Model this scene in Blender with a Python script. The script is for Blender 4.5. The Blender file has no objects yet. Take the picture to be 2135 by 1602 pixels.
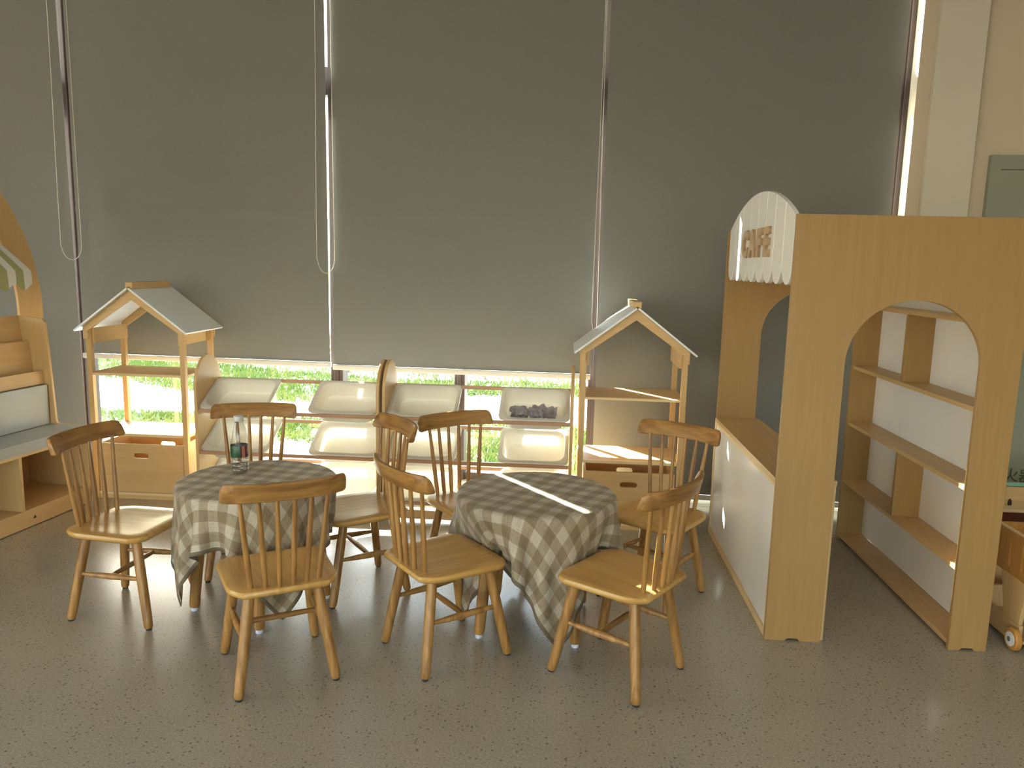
import bpy, bmesh, math, random
import numpy as np
from mathutils import Vector, Matrix
random.seed(7); np.random.seed(7)
PI = math.pi
SC = bpy.context.scene
COL = SC.collection

# ------------------------------------------------------------------ camera
cam_d = bpy.data.cameras.new('camera'); cam = bpy.data.objects.new('camera', cam_d)
COL.objects.link(cam); SC.camera = cam
cam_d.sensor_width = 36; cam_d.lens = 1600 / 2135 * 36; cam_d.clip_start = .02; cam_d.clip_end = 300
Rr = ((0.9970939, 0.03420482, -0.06807198), (0.0724618, -0.14998675, 0.98602904), (0.02351705, -0.98809615, -0.15202941))
M = Matrix.Identity(4)
for i in range(3):
    M[i][0] = Rr[i][0]; M[i][1] = -Rr[i][1]; M[i][2] = -Rr[i][2]
M[0][3], M[1][3], M[2][3] = 0, 0, 1.3
cam.matrix_world = M

# ------------------------------------------------------------------ world, sun, exposure
w = bpy.data.worlds.new('world'); SC.world = w; w.use_nodes = True
nt = w.node_tree; nt.nodes.clear()
sky = nt.nodes.new('ShaderNodeTexSky'); sky.sky_type = 'NISHITA'; sky.sun_disc = False
sky.sun_elevation = math.radians(31); sky.sun_rotation = math.radians(-38)
sky.air_density = 1.2; sky.dust_density = 1.5
bg = nt.nodes.new('ShaderNodeBackground'); bg.inputs['Strength'].default_value = 1.3
wo = nt.nodes.new('ShaderNodeOutputWorld')
nt.links.new(sky.outputs[0], bg.inputs[0]); nt.links.new(bg.outputs[0], wo.inputs[0])

SUN_T = math.tan(math.radians(31))
sd = bpy.data.lights.new('sun', 'SUN'); sd.energy = 80; sd.angle = math.radians(.5); sd.color = (1, .97, .93)
so = bpy.data.objects.new('sun', sd); COL.objects.link(so); so.location = (-6, 12, 8)
so.rotation_euler = Vector((.62, -.785, -SUN_T)).to_track_quat('-Z', 'Y').to_euler()

def area(name, loc, rot, sx, sy, e, col):
    d = bpy.data.lights.new(name, 'AREA'); d.shape = 'RECTANGLE'; d.size = sx; d.size_y = sy; d.energy = e; d.color = col
    o = bpy.data.objects.new(name, d); COL.objects.link(o); o.location = loc; o.rotation_euler = rot
    return o
# fill lights added out of view to brighten the room
area('rear_fill', (-.2, -3.93, 1.0), (PI / 2, 0, 0), 5.6, 1.9, 2, (1, .95, .87))  # added fill from behind the camera, at an assumed opening
area('left_fill', (-5.62, -.6, 1.35), (PI / 2, 0, -PI / 2), 4.6, 2.1, 19, (1, .99, .96))  # added fill for faces turned left, at an assumed opening
area('top_fill', (2.6, .2, 3.25), (0, 0, 0), 3.6, 3.6, 25, (1, .97, .92))  # added overhead fill for the floor, below a closed ceiling

SC.view_settings.view_transform = 'Standard'
SC.view_settings.look = 'None'
SC.view_settings.exposure = 0.0
SC.view_settings.gamma = 1
SC.view_settings.use_curve_mapping = False

# ------------------------------------------------------------------ materials
def mat(name, col=(.8, .8, .8), rough=.5, spec=.5):
    m = bpy.data.materials.new(name); m.use_nodes = True
    b = m.node_tree.nodes['Principled BSDF']
    b.inputs['Base Color'].default_value = (*col, 1); b.inputs['Roughness'].default_value = rough
    b.inputs['Specular IOR Level'].default_value = spec
    return m
def N(m, t, **k):
    n = m.node_tree.nodes.new(t)
    for a, v in k.items(): setattr(n, a, v)
    return n
def L(m, a, b): m.node_tree.links.new(a, b)
def ramp(m, fac, stops):
    r = N(m, 'ShaderNodeValToRGB'); L(m, fac, r.inputs[0])
    e = r.color_ramp.elements
    while len(e) < len(stops): e.new(.5)
    for q, (p, c) in zip(e, stops): q.position = p; q.color = (*c, 1)
    return r
def bump(m, h, strength=.2, dist=.001):
    b = N(m, 'ShaderNodeBump'); b.inputs['Strength'].default_value = strength; b.inputs['Distance'].default_value = dist
    L(m, h, b.inputs['Height']); L(m, b.outputs[0], m.node_tree.nodes['Principled BSDF'].inputs['Normal'])
def coords(m, scale, rnd=True):
    tc = N(m, 'ShaderNodeTexCoord'); mp = N(m, 'ShaderNodeMapping'); mp.inputs['Scale'].default_value = scale
    if rnd:
        oi = N(m, 'ShaderNodeObjectInfo'); mu = N(m, 'ShaderNodeMath', operation='MULTIPLY'); mu.inputs[1].default_value = 7
        L(m, oi.outputs['Random'], mu.inputs[0])
        ad = N(m, 'ShaderNodeVectorMath', operation='ADD')
        L(m, tc.outputs['Object'], ad.inputs[0]); L(m, mu.outputs[0], ad.inputs[1]); L(m, ad.outputs[0], mp.inputs[0])
    else: L(m, tc.outputs['Object'], mp.inputs[0])
    return mp.outputs[0]
def wood(name, light, dark, axis=2, rough=.42, strong=1.0, cell=0):
    m = mat(name, light, rough)
    sc = [26, 26, 26]; sc[axis] = 1.9
    co = coords(m, sc)
    n1 = N(m, 'ShaderNodeTexNoise'); n1.inputs['Scale'].default_value = 1.0; n1.inputs['Detail'].default_value = 6; n1.inputs['Distortion'].default_value = 1.6
    L(m, co, n1.inputs['Vector'])
    mid = tuple(l * .6 + d * .4 for l, d in zip(light, dark))
    a = .5 - .22 / max(strong, .3)
    r = ramp(m, n1.outputs[0], [(max(a, .1), dark), (.48, mid), (.62, light)])
    out = r.outputs[0]
    sc2 = [90, 90, 90]; sc2[axis] = 5
    n2 = N(m, 'ShaderNodeTexNoise'); n2.inputs['Scale'].default_value = 1.0; n2.inputs['Detail'].default_value = 3
    mp2 = coords(m, sc2); L(m, mp2, n2.inputs['Vector'])
    mx = N(m, 'ShaderNodeMix', data_type='RGBA', blend_type='MULTIPLY'); mx.inputs[0].default_value = .35 * strong
    r2 = ramp(m, n2.outputs[0], [(.35, (.62, .55, .48)), (.6, (1, 1, 1))])
    L(m, out, mx.inputs[6]); L(m, r2.outputs[0], mx.inputs[7])
    L(m, mx.outputs[2], m.node_tree.nodes['Principled BSDF'].inputs['Base Color'])
    bump(m, n2.outputs[0], .12, .0006)
    return m
PLY = wood('birch_plywood', (.63, .41, .18), (.58, .365, .15), 2, .45, .3)
PLYH = wood('birch_plywood_level', (.65, .43, .20), (.58, .37, .16), 1, .42, .3)
PLYX = wood('birch_plywood_across', (.64, .42, .19), (.57, .36, .155), 0, .45, .3)
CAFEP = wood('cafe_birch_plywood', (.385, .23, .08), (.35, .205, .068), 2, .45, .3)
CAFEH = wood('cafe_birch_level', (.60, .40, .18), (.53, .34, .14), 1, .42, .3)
EDGE = mat('plywood_edge', (.76, .56, .29), .55)
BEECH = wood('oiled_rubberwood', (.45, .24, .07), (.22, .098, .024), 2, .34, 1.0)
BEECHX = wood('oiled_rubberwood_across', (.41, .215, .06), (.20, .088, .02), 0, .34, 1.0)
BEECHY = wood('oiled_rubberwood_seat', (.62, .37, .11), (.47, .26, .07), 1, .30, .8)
ROSE = wood('reddish_beech_rail', (.50, .29, .17), (.38, .20, .11), 0, .4, .6)
WHITE = mat('white_laminate', (.84, .83, .80), .2)
CREAM = mat('cream_laminate', (.72, .69, .62), .28)
ROOFW = mat('pale_grey_roof_laminate', (.80, .83, .84), .35)
RUBBER = mat('black_rubber', (.03, .028, .025), .6)
METAL = mat('steel_glide', (.55, .57, .62), .25); METAL.node_tree.nodes['Principled BSDF'].inputs['Metallic'].default_value = .9
CLEARF = mat('pale_plastic_glide', (.72, .74, .85), .2)
FRAME = mat('brown_window_frame', (.06, .036, .028), .45)
BARW = mat('ivory_bottom_bar', (.62, .60, .54), .4)
CHAINM = mat('white_bead_chain', (.62, .60, .54), .4)
GASK = mat('dark_recess', (.02, .015, .012), .7)
VINYL = mat('grey_vinyl_cushion', (.36, .375, .365), .36)
ORANGE = wood('orange_stained_wood', (.55, .27, .06), (.45, .20, .04), 2, .35, .5)
BROWNR = wood('dark_red_wood', (.16, .04, .015), (.11, .025, .01), 0, .4, .5)
TEAL = mat('mint_green_plastic', (.20, .42, .31), .3)
GREENP = mat('grey_green_panel', (.30, .33, .26), .4)
INK = mat('dark_green_lettering', (.075, .115, .065), .6)
LETTERW = wood('brown_letter_wood', (.48, .34, .20), (.42, .28, .16), 2, .5, .5)

def wallmat(name, col):
    m = mat(name, col, .75)
    n = N(m, 'ShaderNodeTexNoise'); n.inputs['Scale'].default_value = 130; n.inputs['Detail'].default_value = 3
    L(m, coords(m, (1, 1, 1), False), n.inputs['Vector']); bump(m, n.outputs[0], .15, .001)
    return m
WALL = wallmat('beige_wall_paint', (.66, .57, .43))
WALLW = wallmat('pale_column_paint', (.70, .66, .56))
CEIL = wallmat('ceiling_paint', (.7, .68, .62))

def blindmat():
    m = mat('grey_roller_fabric', (.22, .215, .19), .8, .25)
    n = N(m, 'ShaderNodeTexNoise'); n.inputs['Scale'].default_value = 1; n.inputs['Detail'].default_value = 4
    L(m, coords(m, (40, 40, 700), False), n.inputs['Vector'])
    r = ramp(m, n.outputs[0], [(.3, (.20, .203, .192)), (.7, (.227, .23, .218))])
    L(m, r.outputs[0], m.node_tree.nodes['Principled BSDF'].inputs['Base Color'])
    bump(m, n.outputs[0], .08, .0005)
    return m
BLIND = blindmat()

def floormat():
    m = mat('speckled_vinyl_floor', (.35, .31, .25), .25, .8)
    b = m.node_tree.nodes['Principled BSDF']
    co = coords(m, (1, 1, 1), False)
    big = N(m, 'ShaderNodeTexNoise'); big.inputs['Scale'].default_value = 2.2; big.inputs['Detail'].default_value = 5; L(m, co, big.inputs['Vector'])
    base = ramp(m, big.outputs[0], [(.3, (.345, .305, .235)), (.7, (.395, .35, .275))])
    v = N(m, 'ShaderNodeTexVoronoi'); v.inputs['Scale'].default_value = 75; L(m, co, v.inputs['Vector'])
    sp = ramp(m, v.outputs['Distance'], [(.0, (1, 1, 1)), (.20, (1, 1, 1)), (.34, (0, 0, 0))])
    cr = N(m, 'ShaderNodeSeparateColor'); L(m, v.outputs['Color'], cr.inputs[0])
    gt = N(m, 'ShaderNodeMath', operation='GREATER_THAN'); gt.inputs[1].default_value = .68; L(m, cr.outputs[0], gt.inputs[0])
    mu = N(m, 'ShaderNodeMath', operation='MULTIPLY'); L(m, sp.outputs[0], mu.inputs[0]); L(m, gt.outputs[0], mu.inputs[1])
    mu2 = N(m, 'ShaderNodeMath', operation='MULTIPLY'); mu2.inputs[1].default_value = .62; L(m, mu.outputs[0], mu2.inputs[0])
    mx = N(m, 'ShaderNodeMix', data_type='RGBA'); L(m, mu2.outputs[0], mx.inputs[0]); L(m, base.outputs[0], mx.inputs[6])
    mx.inputs[7].default_value = (.11, .08, .05, 1)
    gl = N(m, 'ShaderNodeTexNoise'); gl.inputs['Scale'].default_value = 160; gl.inputs['Detail'].default_value = 2; L(m, co, gl.inputs['Vector'])
    lr = ramp(m, gl.outputs[0], [(.35, (.80, .80, .80)), (.65, (1.1, 1.1, 1.1))])
    mx2 = N(m, 'ShaderNodeMix', data_type='RGBA', blend_type='MULTIPLY'); mx2.inputs[0].default_value = 1
    L(m, mx.outputs[2], mx2.inputs[6]); L(m, lr.outputs[0], mx2.inputs[7]); L(m, mx2.outputs[2], b.inputs['Base Color'])
    rn = N(m, 'ShaderNodeMapRange'); rn.inputs[3].default_value = .21; rn.inputs[4].default_value = .27; L(m, big.outputs[0], rn.inputs[0]); L(m, rn.outputs[0], b.inputs['Roughness'])
    bump(m, gl.outputs[0], .10, .0006)
    return m
FLOOR = floormat()

def glassmat():
    m = bpy.data.materials.new('window_glass'); m.use_nodes = True; t = m.node_tree; t.nodes.clear()
    tr = t.nodes.new('ShaderNodeBsdfTransparent'); tr.inputs[0].default_value = (.9, .94, .92, 1)
    g = t.nodes.new('ShaderNodeBsdfGlossy'); g.inputs['Roughness'].default_value = .02
    mx = t.nodes.new('ShaderNodeMixShader'); mx.inputs[0].default_value = .06; o = t.nodes.new('ShaderNodeOutputMaterial')
    t.links.new(tr.outputs[0], mx.inputs[1]); t.links.new(g.outputs[0], mx.inputs[2]); t.links.new(mx.outputs[0], o.inputs[0])
    return m
GLASS = glassmat()
def clear(name, tint, mixg, rough=.03):
    m = bpy.data.materials.new(name); m.use_nodes = True; t = m.node_tree; t.nodes.clear()
    tr = t.nodes.new('ShaderNodeBsdfTransparent'); tr.inputs[0].default_value = (*tint, 1)
    g = t.nodes.new('ShaderNodeBsdfGlossy'); g.inputs['Roughness'].default_value = rough
    lw = t.nodes.new('ShaderNodeLayerWeight'); lw.inputs[0].default_value = .5
    pw = t.nodes.new('ShaderNodeMath'); pw.operation = 'POWER'; pw.inputs[1].default_value = 3
    ml = t.nodes.new('ShaderNodeMath'); ml.operation = 'MULTIPLY_ADD'; ml.inputs[1].default_value = .6; ml.inputs[2].default_value = mixg
    mx = t.nodes.new('ShaderNodeMixShader'); o = t.nodes.new('ShaderNodeOutputMaterial')
    t.links.new(lw.outputs['Facing'], pw.inputs[0]); t.links.new(pw.outputs[0], ml.inputs[0])
    t.links.new(ml.outputs[0], mx.inputs[0]); t.links.new(tr.outputs[0], mx.inputs[1]); t.links.new(g.outputs[0], mx.inputs[2]); t.links.new(mx.outputs[0], o.inputs[0])
    return m
BOTTLE = clear('clear_bottle_plastic', (.90, .90, .89), .06, .12)
WATERM = clear('drinking_water', (.90, .90, .90), .05, .08)
CAPM = mat('white_cap_plastic', (.62, .60, .58), .4)
def translucent(name, col, amount, rough=.4, extra=None):
    m = mat(name, col, rough); t = m.node_tree; b = t.nodes['Principled BSDF']; o = t.nodes['Material Output']
    tl = t.nodes.new('ShaderNodeBsdfTranslucent'); tl.inputs[0].default_value = (*col, 1)
    mx = t.nodes.new('ShaderNodeMixShader'); mx.inputs[0].default_value = amount
    t.links.new(b.outputs[0], mx.inputs[1]); t.links.new(tl.outputs[0], mx.inputs[2]); t.links.new(mx.outputs[0], o.inputs[0])
    return m, tl
TRAY, _ = translucent('milky_tray_plastic', (.82, .79, .72), .36, .3)
PAPER, _ = translucent('lilac_grey_wrapping_film', (.38, .34, .36), .2, .35)

def clothmat():
    m, tl = translucent('gingham_linen', (.4, .36, .28), .22, .6)
    uv = N(m, 'ShaderNodeUVMap'); sep = N(m, 'ShaderNodeSeparateXYZ'); L(m, uv.outputs[0], sep.inputs[0])
    outs = []
    for k in (0, 1):
        mu = N(m, 'ShaderNodeMath', operation='MULTIPLY'); mu.inputs[1].default_value = 12.5; L(m, sep.outputs[k], mu.inputs[0])
        fr = N(m, 'ShaderNodeMath', operation='FRACT'); L(m, mu.outputs[0], fr.inputs[0])
        g = N(m, 'ShaderNodeMath', operation='GREATER_THAN'); g.inputs[1].default_value = .5; L(m, fr.outputs[0], g.inputs[0])
        outs.append(g.outputs[0])
    ad = N(m, 'ShaderNodeMath', operation='ADD'); L(m, outs[0], ad.inputs[0]); L(m, outs[1], ad.inputs[1])
    hf = N(m, 'ShaderNodeMath', operation='MULTIPLY'); hf.inputs[1].default_value = .5; L(m, ad.outputs[0], hf.inputs[0])
    r = ramp(m, hf.outputs[0], [(.0, (.54, .48, .37)), (.5, (.37, .295, .195)), (.9, (.255, .19, .112))])
    r.color_ramp.interpolation = 'CONSTANT'; r.color_ramp.elements[1].position = .4; r.color_ramp.elements[2].position = .9
    n = N(m, 'ShaderNodeTexNoise'); n.inputs['Scale'].default_value = 1; n.inputs['Detail'].default_value = 3
    mp = N(m, 'ShaderNodeMapping'); mp.inputs['Scale'].default_value = (220, 25, 1); L(m, uv.outputs[0], mp.inputs[0]); L(m, mp.outputs[0], n.inputs['Vector'])
    n2 = N(m, 'ShaderNodeTexNoise'); n2.inputs['Scale'].default_value = 1; n2.inputs['Detail'].default_value = 3
    mp2 = N(m, 'ShaderNodeMapping'); mp2.inputs['Scale'].default_value = (25, 220, 1); L(m, uv.outputs[0], mp2.inputs[0]); L(m, mp2.outputs[0], n2.inputs['Vector'])
    s = N(m, 'ShaderNodeMath', operation='ADD'); L(m, n.outputs[0], s.inputs[0]); L(m, n2.outputs[0], s.inputs[1])
    lr = ramp(m, s.outputs[0], [(.7, (.74, .74, .74)), (1.0, (1.08, 1.08, 1.08))]); lr.color_ramp.elements[0].position = .75
    mx = N(m, 'ShaderNodeMix', data_type='RGBA', blend_type='MULTIPLY'); mx.inputs[0].default_value = .8
    L(m, r.outputs[0], mx.inputs[6]); L(m, lr.outputs[0], mx.inputs[7])
    L(m, mx.outputs[2], m.node_tree.nodes['Principled BSDF'].inputs['Base Color']); L(m, mx.outputs[2], tl.inputs[0])
    b_ = m.node_tree.nodes['Principled BSDF']; b_.inputs['Sheen Tint'].default_value = (1, .93, .80, 1); b_.inputs['Sheen Weight'].default_value = .36; b_.inputs['Sheen Roughness'].default_value = .4
    bump(m, s.outputs[0], .35, .0008)
    return m
CLOTH = clothmat()
HEM, _ = translucent('olive_hem_band', (.17, .135, .085), .12, .85)
STRG = mat('olive_awning_stripe', (.36, .35, .16), .8); STRW = mat('white_awning_stripe', (.66, .66, .60), .8)

# ------------------------------------------------------------------ mesh helpers
def obj(name, bm, m, parent=None, smooth=False, loc=None, rot=None, bev=0, seg=2):
    me = bpy.data.meshes.new(name)
    if bev: bmesh.ops.bevel(bm, geom=[e for e in bm.edges if len(e.link_faces) == 2 and e.calc_face_angle(0) > .5], offset=bev, segments=seg, affect='EDGES', profile=.6)
    bmesh.ops.recalc_face_normals(bm, faces=bm.faces)
    if smooth:
        for f in bm.faces: f.smooth = True
    bm.to_mesh(me); bm.free()
    if smooth:
        try: me.set_sharp_from_angle(angle=math.radians(40))
        except Exception: pass
    for q in (m if isinstance(m, (list, tuple)) else [m]): me.materials.append(q)
    o = bpy.data.objects.new(name, me); COL.objects.link(o)
    if parent: o.parent = parent
    if loc is not None: o.location = loc
    if rot is not None: o.rotation_euler = rot
    return o
def tag(o, label, cat, group=None):
    o['label'] = label; o['category'] = cat
    if group: o['group'] = group
    return o
def thing(name, label, cat, loc=(0, 0, 0), rz=0, group=None):
    o = bpy.data.objects.new(name, None); COL.objects.link(o); o.location = loc; o.rotation_euler = (0, 0, rz)
    o.empty_display_size = .1
    return tag(o, label, cat, group)
def struct(o): o['kind'] = 'structure'; return o
def dup(root, loc, rz, label, group=None):
    r = root.copy(); COL.objects.link(r); r.location = loc; r.rotation_euler = (0, 0, rz); r['label'] = label
    if group: r['group'] = group
    for ch in [c for c in bpy.data.objects if c.parent == root]:
        c = ch.copy(); COL.objects.link(c); c.parent = r
        for g in [g for g in bpy.data.objects if g.parent == ch]:
            d = g.copy(); COL.objects.link(d); d.parent = c
    return r
def box(bm, x0, x1, y0, y1, z0, z1, mtx=None):
    vs = [bm.verts.new((x, y, z)) for x in (x0, x1) for y in (y0, y1) for z in (z0, z1)]
    if mtx:
        for v in vs: v.co = mtx @ v.co
    for f in ((0, 1, 3, 2), (4, 6, 7, 5), (0, 4, 5, 1), (2, 3, 7, 6), (0, 2, 6, 4), (1, 5, 7, 3)): bm.faces.new([vs[i] for i in f])
    return vs
def BX(*a):
    bm = bmesh.new(); box(bm, *a); return bm
def prism(pts, d, axis='y', at=0, holes=()):
    """outline pts (a,b) extruded by d along axis, starting at 'at' (axis y: a=x,b=z ; x: a=y,b=z ; z: a=x,b=y)"""
    bm = bmesh.new()
    def P(a, b, h):
        return (a, h, b) if axis == 'y' else (h, a, b) if axis == 'x' else (a, b, h)
    loops = [pts] + list(holes)
    if holes:
        edges = []
        for lp in loops:
            vs = [bm.verts.new(P(a, b, at)) for a, b in lp]
            edges += [bm.edges.new((vs[i], vs[(i + 1) % len(vs)])) for i in range(len(vs))]
        bmesh.ops.triangle_fill(bm, use_beauty=True, use_dissolve=False, edges=edges)
    else:
        bm.faces.new([bm.verts.new(P(a, b, at)) for a, b in pts])
    r = bmesh.ops.extrude_face_region(bm, geom=bm.faces[:])
    v = [g for g in r['geom'] if isinstance(g, bmesh.types.BMVert)]
    bmesh.ops.translate(bm, verts=v, vec=P(0, 0, d))
    return bm
def tube(bm, pts, rad, seg=12, cap=True):
    pts = [Vector(p) for p in pts]; n = len(pts)
    if not hasattr(rad, '__len__'): rad = [rad] * n
    rings = []; up = None
    for i, p in enumerate(pts):
        t = (pts[min(i + 1, n - 1)] - pts[max(i - 1, 0)]).normalized()
        if up is None: up = t.orthogonal().normalized()
        up = (up - t * up.dot(t)).normalized(); sd_ = t.cross(up)
        rings.append([bm.verts.new(p + (up * math.cos(2 * PI * k / seg) + sd_ * math.sin(2 * PI * k / seg)) * rad[i]) for k in range(seg)])
    for a, b in zip(rings, rings[1:]):
        for k in range(seg): bm.faces.new((a[k], a[(k + 1) % seg], b[(k + 1) % seg], b[k]))
    if cap: bm.faces.new(rings[0][::-1]); bm.faces.new(rings[-1])
    return bm
def lathe(prof, seg=32, cap=True):
    bm = bmesh.new(); rings = []
    for r, z in prof: rings.append([bm.verts.new((r * math.cos(2 * PI * k / seg), r * math.sin(2 * PI * k / seg), z)) for k in range(seg)])
    for a, b in zip(rings, rings[1:]):
        for k in range(seg): bm.faces.new((a[k], a[(k + 1) % seg], b[(k + 1) % seg], b[k]))
    if cap: bm.faces.new(rings[0][::-1]); bm.faces.new(rings[-1])
    return bm
def arc(cx, cy, rx, ry, a0, a1, n):
    return [(cx + rx * math.cos(math.radians(a0 + (a1 - a0) * i / n)), cy + ry * math.sin(math.radians(a0 + (a1 - a0) * i / n))) for i in range(n + 1)]
def rrect(x0, x1, y0, y1, r, n=5):
    return arc(x1 - r, y1 - r, r, r, 0, 90, n) + arc(x0 + r, y1 - r, r, r, 90, 180, n) + arc(x0 + r, y0 + r, r, r, 180, 270, n) + arc(x1 - r, y0 + r, r, r, 270, 360, n)

# ------------------------------------------------------------------ room shell
WA = math.atan(-.04); WC, WS = math.cos(WA), math.sin(WA)
WM = Matrix.Translation((0.8, 4.2, 0)) @ Matrix.Rotation(WA, 4, 'Z')       # u along wall, v outwards
def U(x): return (x - .8) / WC
def wobj(name, bm, m, parent=None, **k):
    if parent is None:
        bmesh.ops.transform(bm, matrix=WM, verts=bm.verts)
    return obj(name, bm, m, parent, **k)

CH = 3.3
struct(obj('floor', prism([(-5.6, -4), (5.2, -4), (5.2, 4.13), (-5.6, 4.55)], -.05, 'z'), FLOOR))
struct(obj('ceiling', BX(-5.6, 5.2, -4, 4.6, CH, CH + .1), CEIL))
bm = BX(-5.75, -5.6, -4, -2.95, -.05, CH); box(bm, -5.75, -5.6, 1.75, 4.6, -.05, CH); box(bm, -5.75, -5.6, -2.95, 1.75, 2.45, CH); box(bm, -5.75, -5.6, -2.95, 1.75, -.05, .25)
struct(obj('wall_left', bm, WALL))
struct(obj('wall_right', BX(5.2, 5.35, -4, 4.3, -.05, CH), WALL))
bm = BX(-5.6, -3.1, -4.15, -4, -.05, CH); box(bm, 2.7, 5.2, -4.15, -4, -.05, CH); box(bm, -3.1, 2.7, -4.15, -4, 2.1, CH); box(bm, -3.1, 2.7, -4.15, -4, -.05, .04)
struct(obj('wall_back', bm, WALL))
# window wall: solid part right of the glazing, kerb under, lintel over
u_end = 1.70
bm = BX(U(u_end), U(5.25), -.03, .22, -.05, CH); box(bm, U(-5.8), U(-4.5), -.03, .22, -.05, CH)
box(bm, U(-4.5), U(u_end), .045, .22, 3.02, CH); box(bm, U(-4.5), U(u_end), .045, .22, -.25, .055)
struct(wobj('wall_front', bm, WALL))
bm = BX(U(1.765), U(1.99), -.065, -.0305, 0, CH)
struct(wobj('trim_1', bm, WALLW, bev=.003))
bm = BX(U(1.995), U(5.2), -.042, -.0305, 0, .09)
struct(wobj('baseboard_right', bm, BARW, bev=.003))
bm = BX(U(-4.5), U(u_end), .033, .0448, 0, .055)
struct(wobj('baseboard_front', bm, BARW, bev=.003))

muls = [-4.45, -3.66, -2.922, -2.15, -1.330, -.604, .165, .93, 1.69]
for i, x in enumerate(muls):
    wd = .030 if i in (1, 3, 5, 7) else (.036 if i < 8 else .045)
    bm = BX(U(x) - wd, U(x) + wd, .07, .17, .055, 3.02)
    box(bm, U(x) - wd * .35, U(x) + wd * .35, .058, .0695, .055, 3.02)
    struct(wobj('trim_%d' % (i + 2), bm, FRAME, bev=.003, seg=1))
for i in range(8):
    a, b = U(muls[i]) + (.0305 if i in (1, 3, 5, 7) else .0365), U(muls[i + 1]) - (.0455 if i == 7 else .0305 if i in (0, 2, 4, 6) else .0365)
    g = wobj('window_%d' % (i + 1), BX(a + .001, b - .001, .125, .131, .0975, 2.975), GLASS); struct(g)
    for nm, z0, z1 in (('transom', 2.216, 2.365), ('bottom_rail', .056, .097), ('top_rail', 2.976, 3.019)):
        bm = BX(a, b, .085 if nm == 'transom' else .09, .16, z0, z1); bmesh.ops.transform(bm, matrix=WM, verts=bm.verts)
        obj(nm, bm, FRAME, g)

# ------------------------------------------------------------------ outside ground
def groundmat(name, c1, c2, scale, rough=.9):
    m = mat(name, c1, rough)
    n = N(m, 'ShaderNodeTexNoise'); n.inputs['Scale'].default_value = scale; n.inputs['Detail'].default_value = 8
    L(m, coords(m, (1, 1, 1), False), n.inputs['Vector'])
    r = ramp(m, n.outputs[0], [(.35, c1), (.65, c2)]); L(m, r.outputs[0], m.node_tree.nodes['Principled BSDF'].inputs['Base Color'])
    return m
PAVE = groundmat('pale_paving', (.42, .42, .41), (.55, .54, .52), 3)
struct(obj('outside_ground', prism([(-30, 4.8), (30, 4.4), (30, 45), (-30, 45)], -.1, 'z', -.14), PAVE))
GRASSM = groundmat('grass_blades', (.12, .20, .035), (.24, .27, .08), 2.0)
DRY = groundmat('dry_grass_blades', (.20, .20, .10), (.30, .27, .18), 1.5)
def grass(name, label, poly, dens, m, hh=.05, fade=0):
    import bisect
    pts = np.array(poly); lo, hi = pts.min(0), pts.max(0)
    bm = bmesh.new(); rnd = random.Random(len(label)); area_ = (hi[0] - lo[0]) * (hi[1] - lo[1])
    def inside(x, y):
        c = False; n = len(poly)
        for i in range(n):
            x1, y1 = poly[i]; x2, y2 = poly[(i + 1) % n]
            if (y1 > y) != (y2 > y) and x < (x2 - x1) * (y - y1) / (y2 - y1) + x1: c = not c
        return c
    cnt = int(area_ * dens)
    for _ in range(cnt):
        x, y = rnd.uniform(lo[0], hi[0]), rnd.uniform(lo[1], hi[1])
        if not inside(x + rnd.gauss(0, .06), y + rnd.gauss(0, .06)): continue
        if math.sin(x * 5.1 + y * 3) + math.sin(y * 7.3 - x * 2.2) + rnd.uniform(-2.2, 2.2) < -1.3: continue
        h = hh * rnd.uniform(.5, 1.3); a = rnd.uniform(0, PI); wx, wy = .012 * math.cos(a), .012 * math.sin(a); lx, ly = rnd.gauss(0, .025), rnd.gauss(0, .025)
        z = -.14
        v = [bm.verts.new((x - wx, y - wy, z)), bm.verts.new((x + wx, y + wy, z)), bm.verts.new((x + lx, y + ly, z + h))]
        bm.faces.new(v)
    me = bpy.data.meshes.new(name); bm.to_mesh(me); bm.free(); me.materials.append(m)
    o = bpy.data.objects.new(name, me); COL.objects.link(o); o['kind'] = 'stuff'; tag(o, label, 'grass')
grass('grass', 'bright green grass strip just outside the window between two pale paved bands', [(-7, 6.1), (-3.2, 6.2), (-2.0, 5.9), (-1.3, 5.2), (-.3, 5.0), (.6, 5.0), (.6, 6.8), (-.8, 6.95), (-2.6, 6.75), (-4.4, 6.8), (-7, 7.0)], 2600, GRASSM)
grass('grass', 'sunlit green grass band beyond the pale path outside the window', [(-9, 9.2), (-5.5, 8.8), (-4.2, 8.1), (-2.6, 7.6), (-1.2, 8.4), (1.2, 8.6), (1.2, 9.6), (-2, 9.3), (-5, 10.2), (-9, 10.6)], 1500, GRASSM, .06)
grass('grass', 'dry yellowish grass furthest from the window, just under the blind edge', [(-11, 10.8), (-5, 10.3), (-2, 9.5), (1.6, 9.8), (2.5, 14), (-12, 15)], 480, DRY, .08)

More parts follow.
